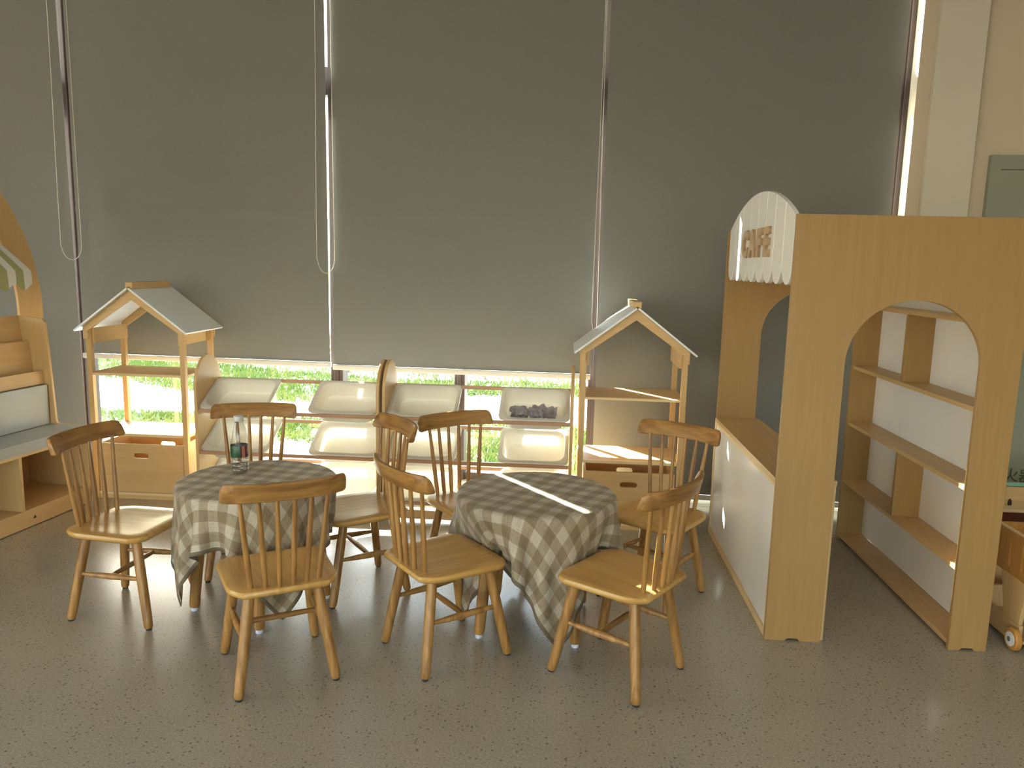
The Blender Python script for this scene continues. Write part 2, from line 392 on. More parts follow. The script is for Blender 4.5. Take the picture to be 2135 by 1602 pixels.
# ------------------------------------------------------------------ roller blinds
def blind(label, x0, x1, zb, sag, chain_x=None, chain_bot=None, top_l=0, top_r=0, bar=True, dents=()):
    """x0,x1 at the bottom; top_l/top_r shift the edges at the top"""
    u0, u1 = U(x0), U(x1); t = thing('roller_blind', label, 'blind', WM @ Vector(((u0 + u1) / 2, 0, zb)), WA, 'grey roller blinds across the window wall')
    w2 = (u1 - u0) / 2; bm = bmesh.new(); nu, nz = 40, 90; H_ = 3.2 - zb; rows = []
    for j in range(nz + 1):
        z = H_ * j / nz; f = (z / H_)
        row = []
        for i in range(nu + 1):
            s = i / nu; u = -w2 + 2 * w2 * s + (top_l * (1 - s) + top_r * s) * f
            y = .0012 * math.sin(u * 5 + zb * 9) + .0008 * math.sin(z * 6 + u * 3)
            ez = z + zb - 1.535 + sag * 0
            y += -.006 * math.exp(-(ez / .012) ** 2) + .002 * math.exp(-((ez + .03) / .02) ** 2)
            for du, dz, rr, dd in dents: y -= dd * math.exp(-((u - du) ** 2 + (z - dz) ** 2) / rr ** 2)
            zz = z
            if j == 0: zz = 0
            row.append(bm.verts.new((u, y, zz + .03)))
        rows.append(row)
    for a, b in zip(rows, rows[1:]):
        for i in range(nu): bm.faces.new((a[i], a[i + 1], b[i + 1], b[i]))
    r = bmesh.ops.extrude_face_region(bm, geom=bm.faces[:]); bmesh.ops.translate(bm, verts=[g for g in r['geom'] if isinstance(g, bmesh.types.BMVert)], vec=(0, .0012, 0))
    f = obj('fabric', bm, BLIND, t, smooth=True)
    bm = bmesh.new(); pr = rrect(-.009, .011, 0, .029, .004, 3)
    bm = prism(pr, 2 * w2 + .012, 'x', -w2 - .006); obj('bottom_bar', bm, BARW, t, smooth=True)
    if chain_x is not None:
        # loop of bead chain hanging in front of the blind's edge
        cu = chain_x; pts = []
        zt = 3.15 - zb; zl = chain_bot - zb
        for k in range(26):
            q = k / 25; pts.append((cu[0] + (cu[1] - cu[0]) * .5 * 0 + .004 * math.sin(q * 5), -.03, zt + (zl + .08 - zt) * q))
        for k in range(1, 12):
            q = PI * k / 12; mid = (cu[0] + cu[1]) / 2; rr = (cu[1] - cu[0]) / 2
            pts.append((mid - rr * math.cos(q), -.03, zl + .08 - .085 * math.sin(q)))
        for k in range(26):
            q = k / 25; pts.append((cu[1] - .02 * q, -.03 + .02 * q, zl + .08 + (zt - zl - .08) * q))
        bm = bmesh.new(); tube(bm, pts, .0019, 6); obj('bead_chain', bm, CHAINM, t, smooth=True)
    return t
blind('full-length grey roller blind behind the striped awning arch', -4.4, -2.868, .10, 0, (.70, .825), 1.28, 0, -.036)
blind('half-lowered grey roller blind above the left house-shaped shelf', -2.853, -1.345, .70, 0, (.70, .80), 1.24, -.002, -.012, dents=((.08, .36, .12, .006),))
blind('half-lowered grey roller blind in the middle, ending above the right pair of white trays', -1.321, .135, .688, 0, (.735, .760), .93, .0, .012, dents=((-.1, .40, .13, .006),))
blind('full-length grey roller blind behind the right house-shaped shelf and play cafe', .170, 1.640, .035, 0, None, None, .006, 0)

# ------------------------------------------------------------------ chairs
def make_chair(label):
    t = thing('wooden_chair', label, 'chair', group='spindle-back chairs around the two tables')
    # seat
    # outline: slightly wider at the front corners, rounded rear
    o = []
    o += arc(.105, -.085, .062, .085, -75, 0, 6)
    o += arc(.118, .100, .055, .050, 0, 80, 6)
    o += arc(-.118, .100, .055, .050, 100, 180, 6)
    o += arc(-.105, -.085, .062, .085, 180, 255, 6)
    o = [(a, b - (.012 * (1 - (a / .15) ** 2) if b < -.16 else 0)) for a, b in o]
    # refine outline then build loft with rounded edge and saddle top
    def scale_in(d): 
        return [(a * (1 - d / .17), b * (1 - d / .17)) for a, b in o]
    bm = bmesh.new(); layers = [(.030, .312), (.008, .3165), (.001, .324), (0, .330), (.004, .3375), (.012, .340), (.045, .3385), (.085, .336), (.13, .335)]
    rings = []
    for d, z in layers: rings.append([bm.verts.new((a, b, z)) for a, b in scale_in(d)])
    for A_, B_ in zip(rings, rings[1:]):
        n = len(A_)
        for k in range(n): bm.faces.new((A_[k], A_[(k + 1) % n], B_[(k + 1) % n], B_[k]))
    bm.faces.new(rings[0][::-1]); bm.faces.new(rings[-1])
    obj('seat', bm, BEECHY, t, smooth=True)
    # legs
    LEG = {}
    for sx, sy in ((-1, -1), (1, -1), (-1, 1), (1, 1)):
        top = Vector((sx * (.100 if sy < 0 else .112), -.108 if sy < 0 else .095, .318)); bot = Vector((sx * (.146 if sy < 0 else .149), -.156 if sy < 0 else .156, .006))
        LEG[sx, sy] = (top, bot)
        bm = bmesh.new(); pts = [top.lerp(bot, q) for q in (0, .3, .6, .93, .985, 1)]
        tube(bm, pts, [.0165, .0172, .0168, .0155, .0145, .011], 14)
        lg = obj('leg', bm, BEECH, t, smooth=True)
        bm = lathe([(.0095, 0), (.0105, .002), (.0105, .0065), (.009, .008)], 14); bmesh.ops.translate(bm, verts=bm.verts, vec=(bot.x, bot.y, 0))
        obj('foot_pad', bm, RUBBER, lg, smooth=True)
    def at(leg, z):
        a, b = leg; q = (a.z - z) / (a.z - b.z); return a.lerp(b, q)
    mids = []
    for sx in (-1, 1):
        a = at(LEG[sx, -1], .172); b = at(LEG[sx, 1], .176); bm = bmesh.new()
        tube(bm, [a.lerp(b, q) for q in (0, .1, .3, .5, .7, .9, 1)], [.0065, .0075, .0105, .012, .0105, .0075, .0065], 12)
        obj('side_stretcher', bm, BEECH, t, smooth=True); mids.append(a.lerp(b, .5))
    bm = bmesh.new(); a, b = mids
    tube(bm, [a.lerp(b, q) for q in (0, .15, .5, .85, 1)], [.0065, .0085, .0100, .0085, .0065], 12); obj('cross_stretcher', bm, BEECHX, t, smooth=True)
    # spindles
    for k in range(6):
        s = -1 + 2 * k / 5; a = Vector((s * .100, -.136 - .022 * (1 - s * s), .333)); b = Vector((s * .128, -.163 - .020 * (1 - s * s), .622)); bm = bmesh.new()
        tube(bm, [a.lerp(b, q) for q in (0, .15, .4, .8, 1)], [.0075, .0088, .0090, .0072, .0062], 12); obj('spindle', bm, BEECH, t, smooth=True)
    # crest rail: curved slab with rounded ends
    bm = bmesh.new(); n = 34; rings = []
    for i in range(n + 1):
        s = -math.cos(PI * i / n); x = s * .180; y = -.176 - .028 * (1 - s * s) + .016 * s ** 4
        e = min(1, (1 - abs(s)) / .085); e = math.sqrt(max(0, 1 - (1 - e) ** 2))
        z0 = .614 + .002 * (1 - s * s) + .006 * (1 - e); z1 = .674 - .022 * (1 - e); th = .0125 * (.80 + .20 * e)
        nx = 2 * .028 * s / .18; nrm = Vector((-nx * -1 * 0, 1, 0))
        tilt = .010
        prof = [(-th, z0 + .003), (-th + .004, z0), (th - .004, z0), (th, z0 + .004), (th * .95, (z0 + z1) / 2), (th * .75, z1 - .006), (th * .35, z1), (-th * .35, z1), (-th * .8, z1 - .006), (-th, (z0 + z1) / 2)]
        rings.append([bm.verts.new((x, y + p - tilt * (z - .64) / .03, z)) for p, z in prof])
    for A_, B_ in zip(rings, rings[1:]):
        m_ = len(A_)
        for k in range(m_): bm.faces.new((A_[k], A_[(k + 1) % m_], B_[(k + 1) % m_], B_[k]))
    bm.faces.new(rings[0][::-1]); bm.faces.new(rings[-1])
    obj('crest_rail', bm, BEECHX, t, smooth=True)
    return t
def rzf(deg): return math.radians(deg - 90)
chairs = [
    ('leftmost wooden spindle chair, at the left table, its back to the padded bench', -1.572, 2.613, -6),
    ('wooden spindle chair in front of the left table, its back turned to the viewer', -.890, 2.262, 121),
    ('wooden spindle chair on the near left side of the right table', -.376, 2.440, 38.9),
    ('wooden spindle chair at the near right of the right table, sun patch on seat', .202, 2.366, 145.3),
    ('wooden spindle chair behind the left table and the water bottle, facing the viewer', -1.311, 3.055, 284),
    ('wooden spindle chair between the right house-shaped shelf and the cafe front', .378, 2.979, 235),
    ('wooden spindle chair behind the right table, in front of the tray rack, facing right', -.350, 3.050, 310),
    ('wooden spindle chair between both tables, turned towards the left table', -.812, 2.906, 217),
]
c0 = make_chair(chairs[0][0]); c0.location = (chairs[0][1], chairs[0][2], 0); c0.rotation_euler = (0, 0, rzf(chairs[0][3]))
for lb, x, y, a in chairs[1:]: dup(c0, (x, y, 0), rzf(a), lb)

# ------------------------------------------------------------------ tables and cloths
TR, TZ = .285, .488
def make_table(label, loc, rot):
    t = thing('round_table', label, 'table', (*loc, 0), math.radians(rot), 'small round tables under gingham cloths')
    bm = lathe([(TR - .012, TZ - .022), (TR - .004, TZ - .020), (TR, TZ - .014), (TR, TZ - .006), (TR - .003, TZ - .001), (TR - .01, TZ)], 64); obj('tabletop', bm, PLYX, t, smooth=True)
    bm = lathe([(.19, TZ - .06), (.20, TZ - .06), (.20, TZ - .0225), (.19, TZ - .0225)], 48, False); obj('apron', bm, PLYX, t, smooth=True)
    for k in range(4):
        a = math.radians(90 * k); top = Vector((.192 * math.cos(a), .192 * math.sin(a), TZ - .0235)); bot = Vector((.240 * math.cos(a), .240 * math.sin(a), .014)); bm = bmesh.new()
        tube(bm, [top, top.lerp(bot, .5), top.lerp(bot, .97), bot], [.0235, .0215, .019, .0165], 18); lg = obj('leg', bm, BEECH, t, smooth=True)
        bm = lathe([(.012, 0), (.0135, .002), (.0135, .012), (.010, .0145)], 16); bmesh.ops.translate(bm, verts=bm.verts, vec=(bot.x, bot.y, 0)); obj('foot_glide', bm, CLEARF, lg, smooth=True)
    return t
T1C, T2C = (-1.125, 2.700), (-.087, 2.687)
make_table('round wooden table on the left under a checked cloth, carrying the water bottle', T1C, -160)
make_table('round wooden table on the right under a checked cloth crossed by a line of sun', T2C, 40)

def seat_boxes(): return [(x, y, math.radians(a - 90)) for _, x, y, a in chairs]
def cloth(label, c, rotdeg, side=.87, seed=1):
    rng = np.random.RandomState(seed); n = 64; r0 = side / (n - 1); ang = math.radians(rotdeg)
    g = (np.arange(n) / (n - 1) - .5) * side; gx, gy = np.meshgrid(g, g, indexing='ij')
    P = np.zeros((n, n, 3)); ca, sa = math.cos(ang), math.sin(ang)
    P[..., 0] = c[0] + gx * ca - gy * sa; P[..., 1] = c[1] + gx * sa + gy * ca; P[..., 2] = TZ + .006
    P[..., 2] += .002 * rng.rand(n, n); V = np.zeros_like(P); inv = np.ones((n, n, 1))
    dia = r0 * math.sqrt(2); cons = []
    def sl(dx, dy, rest, k, st):
        for ph in (0, 1):
            if dy == 0:
                a = (slice(ph * dx, n - dx, 1),)
            cons.append((dx, dy, rest, k))
            return
    for dx, dy, rest, k in ((1, 0, r0, 1.), (0, 1, r0, 1.), (1, 1, dia, .25), (1, -1, dia, .25), (2, 0, 2 * r0, .10), (0, 2, 2 * r0, .10), (4, 0, 4 * r0, .05), (0, 4, 4 * r0, .05)): cons.append((dx, dy, rest, k))
    boxes = seat_boxes(); rad = TR + .0065
    dt = 1 / 120; G = -9.8
    for it in range(420):
        V[..., 2] += G * dt; V *= .985 if it < 330 else .93
        Q = P.copy(); P = P + V * dt
        for sub in range(9):
            for dx, dy, rest, k in cons:
                if dy >= 0: A_ = (slice(0, n - dx), slice(0, n - dy)); B_ = (slice(dx, n), slice(dy, n))
                else: A_ = (slice(0, n - dx), slice(-dy, n)); B_ = (slice(dx, n), slice(0, n + dy))
                a, b = P[A_], P[B_]; d = b - a; ln = np.linalg.norm(d, axis=2, keepdims=True) + 1e-9
                cor = d * ((ln - rest) / ln) * .5 * k * .5
                if k < .2: cor = cor * (ln < rest)          # bending: resist folding only
                P[A_] += cor; P[B_] -= cor
            # table
            rr = np.hypot(P[..., 0] - c[0], P[..., 1] - c[1])
            top = (rr < rad) & (P[..., 2] < TZ + .0045) & (P[..., 2] > TZ - .03)
            # near the rim push outwards, else up
            side_ = top & (rr > rad - .010) & (P[..., 2] < TZ - .006)
            up = top & ~side_
            P[..., 2][up] = TZ + .0045
            f = np.where(side_, rad / np.maximum(rr, 1e-6), 1)
            P[..., 0] = c[0] + (P[..., 0] - c[0]) * f; P[..., 1] = c[1] + (P[..., 1] - c[1]) * f
        for bx, by, th in boxes if it > 170 else ():
            dx = P[..., 0] - bx; dy = P[..., 1] - by; lx = dx * math.cos(th) + dy * math.sin(th); ly = -dx * math.sin(th) + dy * math.cos(th)
            inz = (P[..., 2] < .3465) & (P[..., 2] > .300)
            ins = (abs(lx) < .178) & (ly < .162) & (ly > .085) & inz
            push = np.where(ins, np.minimum(.162 - ly, .004), 0); P[..., 0] += -math.sin(th) * push; P[..., 1] += math.cos(th) * push
            ins = (abs(lx) < .176) & (ly <= .085) & (ly > -.15) & inz
            P[..., 2][ins] = .3465
        V = (P - Q) / dt
        onT = (np.hypot(P[..., 0] - c[0], P[..., 1] - c[1]) < rad) & (P[..., 2] < TZ + .006); V[onT] *= .3
        # stiff friction on the tabletop
    m = 2
    me = bpy.data.meshes.new('tablecloth'); verts = P.reshape(-1, 3).tolist(); faces = [(i * n + j, (i + 1) * n + j, (i + 1) * n + j + 1, i * n + j + 1) for i in range(n - 1) for j in range(n - 1)]
    me.from_pydata(verts, [], faces); me.materials.append(CLOTH); me.materials.append(HEM)
    uvl = me.uv_layers.new(name='UVMap'); k = 0
    for f_, (i, j) in zip(me.polygons, [(i, j) for i in range(n - 1) for j in range(n - 1)]):
        f_.use_smooth = True; f_.material_index = 1 if min(i, j) == 0 or max(i, j) == n - 2 else 0
        for a, b in ((i, j), (i + 1, j), (i + 1, j + 1), (i, j + 1)): uvl.data[k].uv = (a / (n - 1), b / (n - 1)); k += 1
    o = bpy.data.objects.new('tablecloth', me); COL.objects.link(o)
    s = o.modifiers.new('s', 'SUBSURF'); s.levels = s.render_levels = 1
    s = o.modifiers.new('t', 'SOLIDIFY'); s.thickness = .0012; s.offset = 1
    tag(o, label, 'tablecloth', 'gingham tablecloths')
    return P
cloth('brown and cream gingham cloth on the left table, under the water bottle', T1C, -143 - 45, .86, 3)
cloth('brown and cream gingham cloth on the right table, a bright sun line across its top', T2C, -70 - 45, .88, 5)

# ------------------------------------------------------------------ water bottle
t = thing('water_bottle', 'half-full clear plastic water bottle with green and red label on the left table', 'bottle', (-1.222, 2.762, TZ + .0068))
S = 1.0
prof = [(.0, .002), (.020, .0), (.0245, .004), (.0262, .010), (.0262, .018), (.0245, .021), (.0262, .025), (.0262, .033), (.0246, .036), (.0262, .040), (.0262, .048), (.0246, .051), (.0262, .055), (.0258, .060), (.0255, .098), (.0258, .104), (.0245, .118), (.0215, .140), (.0175, .158), (.0135, .172), (.0125, .176), (.0145, .178), (.0145, .180), (.0118, .182), (.0118, .186)]
bm = lathe(prof[1:], 40, False)
bb = obj('bottle_body', bm, BOTTLE, t, smooth=True)
bm = lathe([(.0185, .003), (.0235, .006), (.0250, .012), (.0250, .018), (.0234, .021), (.0250, .025), (.0250, .033), (.0235, .036), (.0250, .040), (.0250, .048), (.0235, .051), (.0250, .055), (.0245, .096)], 40); obj('water', bm, WATERM, t, smooth=True)
bm = lathe([(.0135, .181), (.0142, .182), (.0142, .1965), (.0132, .1985), (.006, .1988)], 32); obj('cap', bm, CAPM, t, smooth=True)
def labelmat():
    m = mat('printed_label', (.02, .08, .04), .3); tc = N(m, 'ShaderNodeTexCoord'); sp = N(m, 'ShaderNodeSeparateXYZ'); L(m, tc.outputs['Object'], sp.inputs[0])
    at_ = N(m, 'ShaderNodeMath', operation='ARCTAN2'); L(m, sp.outputs[1], at_.inputs[0]); L(m, sp.outputs[0], at_.inputs[1])
    r = ramp(m, N(m, 'ShaderNodeMapRange').outputs[0], [(0, (.018, .075, .035)), (.5, (.018, .075, .035))])
    mr = [n_ for n_ in m.node_tree.nodes if n_.type == 'MAP_RANGE'][0]; mr.inputs[1].default_value = -PI; mr.inputs[2].default_value = PI; L(m, at_.outputs[0], mr.inputs[0])
    e = r.color_ramp.elements
    r.color_ramp.interpolation = 'CONSTANT'
    e[0].position = 0; e[1].position = .33; e[1].color = (.10, .008, .01, 1)
    q = e.new(.355); q.color = (.38, .16, .13, 1); q = e.new(.415); q.color = (.09, .006, .01, 1); q = e.new(.50); q.color = (.018, .075, .035, 1)
    # pale lines of print on the green part
    wv = N(m, 'ShaderNodeTexNoise'); wv.inputs['Scale'].default_value = 1; mp = N(m, 'ShaderNodeMapping'); mp.inputs['Scale'].default_value = (60, 60, 420); L(m, tc.outputs['Object'], mp.inputs[0]); L(m, mp.outputs[0], wv.inputs['Vector'])
    rr = ramp(m, wv.outputs[0], [(.60, (0, 0, 0)), (.66, (.5, .5, .5))]); mx = N(m, 'ShaderNodeMix', data_type='RGBA'); L(m, rr.outputs[0], mx.inputs[0]); L(m, r.outputs[0], mx.inputs[6]); mx.inputs[7].default_value = (.12, .24, .14, 1)
    L(m, mx.outputs[2], m.node_tree.nodes['Principled BSDF'].inputs['Base Color'])
    return m
t.scale = (1.28, 1.28, 1.12)
bm = lathe([(.02595, .060), (.0262, .061), (.02605, .098), (.0258, .099)], 40, False); obj('paper_label', bm, labelmat(), t, smooth=True)

# ------------------------------------------------------------------ house-shaped shelves
def box_crate(parent_label, x0, x1, y0, y1, z0, z1):
    t = thing('storage_crate', parent_label, 'box', ((x0 + x1) / 2, (y0 + y1) / 2, z0), 0, 'plywood crates in the house-shaped shelves')
    w2, d2, h = (x1 - x0) / 2, (y1 - y0) / 2, z1 - z0
    hole = rrect(-.043, .043, h - .078, h - .050, .0135, 5)
    out = [(-w2, 0), (w2, 0), (w2, h), (-w2, h)]
    obj('front_panel', prism(out, .012, 'y', -d2, [hole]), PLYX, t)
    obj('back_panel', prism(out, .012, 'y', d2 - .012, [hole]), PLYX, t)
    for s in (-1, 1): obj('side_panel', BX(s * w2 - (.012 if s > 0 else 0), s * w2 + (0 if s > 0 else .012), -d2 + .0122, d2 - .0122, 0, h), PLYH, t)
    obj('bottom_panel', BX(-w2 + .0122, w2 - .0122, -d2 + .0122, d2 - .0122, .002, .012), PLYX, t)
def house(label, loc, W=.53, D=.34, k=1.0):
    t = thing('house_shelf', label, 'shelf', loc, 0, 'house-shaped plywood shelves')
    w2 = W / 2; p = .026; HB = .885; RZ = 1.135
    for sx in (-1, 1):
        for y0 in (0, D - p):
            x0 = sx * w2 - (p if sx > 0 else 0)
            obj('post', BX(x0, x0 + p, y0, y0 + p, 0, HB + .03 if y0 else HB + .045), PLY, t, bev=.002, seg=1)
        # board joining front and rear gable under the eaves
        x0 = sx * (w2 - p - .001) - (.012 if sx > 0 else 0)
        obj('eave_board', BX(x0, x0 + .012, .015, D - .015, .845, .925), PLYH, t)
    inx = w2 - p
    for z, d in ((.675, .012), (.348, .014), (.022, .014)):
        obj('shelf_board', BX(-w2 + .002, w2 - .002, p * .0 + .002 if 0 else .001 + p, D - p - .001, z, z + d), PLYX, t)
        obj('shelf_lip', BX(-inx + .0005, inx - .0005, .002, p + .0005, z, z + d), EDGE, t)
    obj('plinth', BX(-inx + .001, inx - .001, .004, .016, 0, .0215), PLYX, t)
    # gables front and rear: chevron board with drops
    ti = .044
    a = w2 + .004
    def gable(y, th, nm):
        sl = (RZ - .93) / a
        out = [(-a, .930), (0, RZ), (a, .930), (a, .868), (a - .026, .868), (a - .026, .915 - .004), (0, RZ - ti * 1.25), (-a + .026, .915 - .004), (-a + .026, .868), (-a, .868)]
        obj(nm, prism(out, th, 'y', y), PLYX, t, bev=.0015, seg=1)
    gable(-.0165, .016, 'front_gable'); gable(D + .0005, .016, 'rear_gable')
    sl = math.atan2(RZ - .93, a); Ls = math.hypot(RZ - .93, a) + .035
    for s in (-1, 1):
        mt = Matrix.Translation((0, 0, RZ + .0005)) @ Matrix.Rotation(s * sl, 4, 'Y')
        bm = bmesh.new()
        if s > 0: box(bm, .001, Ls, -.045, D + .045, .0005, .0095, mt)
        else: box(bm, -Ls, -.001, -.045, D + .045, .0005, .0095, mt)
        obj('roof_panel', bm, ROOFW, t, bev=.001, seg=1)
    bm = prism([(-.018, RZ + .0005 + .001), (0, RZ + .0125), (.018, RZ + .0005 + .001), (.020, RZ + .036), (-.020, RZ + .036)], D + .05, 'y', -.03)
    obj('ridge_beam', bm, PLYH, t, bev=.002, seg=1)
    return t
LHX, LHY = -2.262, 3.87
RHX, RHY = .336, 3.735
h1 = house('house-shaped plywood shelf with grey roof on the left, beside the padded bench', (LHX, LHY, 0), .535)
h2 = house('house-shaped plywood shelf with grey roof on the right, next to the cafe front', (RHX, RHY, 0), .515, .36)
h2.scale = (1, 1, .978)
box_crate('plywood crate with oval handle hole at the foot of the left house-shaped shelf', LHX - .235, LHX + .235, LHY + .004, LHY + .30, .038, .305)
box_crate('plywood crate with oval handle hole at the foot of the right house-shaped shelf', RHX - .225, RHX + .225, RHY + .004, RHY + .30, .038, .298)

# ------------------------------------------------------------------ tray rack
RY = 3.715; RD = .285
ROWS = [(.115, .115), (.335, .335), (.552, .552)]
TW, TD = .355, .275; TILT = math.radians(27)
def tray_mesh():
    bm = bmesh.new(); w2 = TW / 2
    def ring(ix, z, r): return [bm.verts.new((a, b, z)) for a, b in rrect(-w2 + ix, w2 - ix, ix, TD - ix, r, 6)]
    sec = [(.004, -.010, .030), (0, -.009, .032), (0, -.001, .032), (.0015, 0, .031), (.017, .0, .060), (.0195, -.003, .058), (.0235, -.030, .056), (.029, -.074, .052), (.033, -.0815, .049), (.040, -.0850, .044), (.075, -.0857, .025)]
    R_ = [ring(*s) for s in sec]
    for A_, B_ in zip(R_, R_[1:]):
        n = len(A_)
        for k in range(n): bm.faces.new((A_[k], A_[(k + 1) % n], B_[(k + 1) % n], B_[k]))
    bm.faces.new(R_[-1])
    return bm
def rack(label, xa, xb):
    t = thing('tray_rack', label, 'rack', ((xa + xb) / 2, RY, 0), 0, 'plywood racks of tilted white trays')
    w2 = (xb - xa) / 2; th = .016; ztop = .81; r = RD / 2
    out = [(0, 0), (RD, 0), (RD, ztop - .17)] + arc(r, ztop - .17, r, .17, 0, 180, 24)[1:-1] + [(0, ztop - .17)]
    for s in (-1, 1): obj('side_panel', prism(out, th, 'x', -w2 if s < 0 else w2 - th), PLY, t, bev=.002, seg=1)
    ix = w2 - th - .0005
    for z, _ in ROWS:
        obj('front_rail', BX(-ix, ix, .010, .022, z - .030, z - .012), ROSE, t, bev=.002, seg=1)
        yb = .012 + TD * math.cos(TILT); zb = z + TD * math.sin(TILT)
        obj('rear_rail', BX(-ix, ix, yb - .004, yb + .008, zb - .024, zb - .006), ROSE, t, bev=.002, seg=1)
    obj('base_board', BX(-ix, ix, .012, .024, .012, .055), PLYX, t, bev=.001, seg=1)
    return t
R1 = (-1.875, -.920); R2 = (-.905, .050)
rack('open plywood rack of tilted white trays on the left, beside the left house-shaped shelf', *R1)
rack('open plywood rack of tilted white trays on the right, beside the right house-shaped shelf', *R2)
tm = None; rown = ['bottom', 'middle', 'top']
side_names = {0: 'far left column of the left rack', 1: 'right column of the left rack', 2: 'left column of the right rack', 3: 'far right column of the right rack'}
for ci, cx in enumerate((R1[0] + .0175 + TW / 2, R1[1] - .0175 - TW / 2, R2[0] + .0175 + TW / 2, R2[1] - .0175 - TW / 2)):
    for ri, (z, _) in enumerate(ROWS):
        extra = ' holding crumpled film' if (ci == 3 and ri == 2) else ', empty'
        lb = 'white plastic tray%s, %s row, %s' % (extra, rown[ri], side_names[ci])
        if tm is None:
            o = obj('white_tray', tray_mesh(), TRAY, smooth=True)
            sm = o.modifiers.new('t', 'SOLIDIFY'); sm.thickness = .0022; sm.offset = -1
            bpy.context.view_layer.update(); tm = o
        else: o = tm.copy(); COL.objects.link(o)
        o.location = (cx, RY + .004, z - .002); o.rotation_euler = (TILT, 0, 0)
        tag(o, lb, 'tray', 'white trays in the tray racks')
# crumpled film in the top right tray
cxr = R2[1] - .0175 - TW / 2; TM = Matrix.Translation((cxr, RY + .004, ROWS[2][0] - .002)) @ Matrix.Rotation(TILT, 4, 'X')
def crumple(label, u, v, su, sv, amp, seed, rz, lift):
    rnd = random.Random(seed); bm = bmesh.new(); n = 14; vs = []
    from mathutils import noise
    for i in range(n):
        for j in range(n):
            a, b = (i / (n - 1) - .5) * su, (j / (n - 1) - .5) * sv
            q = noise.noise(Vector((a * 30 + seed * 9, b * 30, seed))) + .6 * noise.noise(Vector((a * 80, b * 80, seed * 3)))
            x = a * math.cos(rz) - b * math.sin(rz) + .01 * noise.noise(Vector((a * 40, b * 40, seed + 5))); y = a * math.sin(rz) + b * math.cos(rz)
            vs.append(bm.verts.new(TM @ Vector((u + x, v + y, -.080 + lift + amp * (q + .9)))))
    for i in range(n - 1):
        for j in range(n - 1): bm.faces.new((vs[i * n + j], vs[(i + 1) * n + j], vs[(i + 1) * n + j + 1], vs[i * n + j + 1]))
    o = obj('crumpled_film', bm, PAPER); tag(o, label, 'packaging', 'crumpled film in the tray')
crumple('flat grey-lilac film sheet at the left side of the top right tray', -.080, .120, .085, .13, .014, 1, .2, .010)
crumple('crumpled grey-lilac film ball at the right side of the top right tray', .045, .105, .13, .10, .030, 2, -.1, .016)
crumple('loose grey-lilac film strip along the front of the top right tray', -.035, .085, .16, .06, .022, 3, -.15, .046)

# ------------------------------------------------------------------ play cafe (arch unit)
t = thing('play_cafe', 'tall plywood play cafe with arched openings, counter, shelves and scalloped white sign', 'play house', (0, 0, 0))
AX0, AX1 = .747, 1.506; YF, YB = 2.635, 3.79; OX0, OX1 = .938, 1.378; AZ = 1.492
def arch_outline(x0, x1, ox0, ox1, ztop, zap, notch=True):
    r = (ox1 - ox0) / 2; cz = zap - r; cx = (ox0 + ox1) / 2
    pts = [(x0, 0)]
    def nt(a, b):
        m = (a + b) / 2; return [(m - .026, 0), (m - .017, .009), (m + .017, .009), (m + .026, 0)]
    pts += nt(x0, ox0) + [(ox0, 0)] + arc(cx, cz, r, r, 180, 0, 32) + [(ox1, 0)] + nt(ox1, x1) + [(x1, 0), (x1, ztop), (x0, ztop)]
    return pts
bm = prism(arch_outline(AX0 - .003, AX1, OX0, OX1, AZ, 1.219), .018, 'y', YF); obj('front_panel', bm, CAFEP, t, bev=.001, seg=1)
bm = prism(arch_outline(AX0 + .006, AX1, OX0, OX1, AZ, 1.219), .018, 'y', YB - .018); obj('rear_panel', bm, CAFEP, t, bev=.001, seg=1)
ya, yb = YF + .0185, YB - .0185
obj('counter_top', BX(AX0, .955, ya, yb, .572, .589), CAFEH, t, bev=.0015, seg=1)
obj('counter_front', BX(AX0 + .006, AX0 + .014, ya + .016, yb - .016, .0300, .556), WHITE, t)
bm = BX(AX0, AX0 + .018, ya, yb, 0, .0285); obj('frame_bottom', bm, EDGE, t, bev=.001, seg=1)
obj('frame_top', BX(AX0, AX0 + .018, ya, yb, .5575, .5715), EDGE, t)
for y in (ya, yb - .0145): obj('frame_upright', BX(AX0, AX0 + .018, y, y + .0145, .029, .557), EDGE, t)
obj('counter_back', BX(.937, .953, ya, yb, 0, .5715), CAFEH, t)
obj('header_board', BX(AX0 + .0165, AX0 + .030, ya, yb, 1.30, AZ - .02), CAFEH, t)
# sign with eight scalloped slats
SY0, SY1 = YF + .0190, 3.690; ns = 8; sw = (SY1 - SY0) / ns; cy = (SY0 + SY1) / 2; hw = (SY1 - SY0) / 2
rise = .125; Rr_ = (hw * hw + rise * rise) / (2 * rise)
def ztop(y): return 1.485 + rise - Rr_ + math.sqrt(max(Rr_ ** 2 - (y - cy) ** 2, 0))
for k in range(ns):
    y0 = SY0 + k * sw + .0016; y1 = SY0 + (k + 1) * sw - .0016
    m_ = (y0 + y1) / 2; r = (y1 - y0) / 2
    pts = arc(m_, 1.330, r, .072, 180, 360, 14) + [(y1 - (y1 - y0) * q / 8, ztop(y1 - (y1 - y0) * q / 8)) for q in range(9)]
    o = obj('sign_slat', prism(pts, .018, 'x', AX0 - .002), WHITE, t, bev=.0012, seg=1)
def text_mesh(s, size, ext, offset=0, bev=0, space=1.0):
    cu = bpy.data.curves.new('txt', 'FONT'); cu.body = s; cu.size = size; cu.extrude = ext; cu.offset = offset; cu.bevel_depth = bev; cu.align_x = 'CENTER'; cu.resolution_u = 4; cu.space_character = space
    o = bpy.data.objects.new('txt', cu); COL.objects.link(o); bpy.context.view_layer.update()
    me = bpy.data.meshes.new_from_object(o.evaluated_get(bpy.context.evaluated_depsgraph_get())); bpy.data.objects.remove(o)
    return me
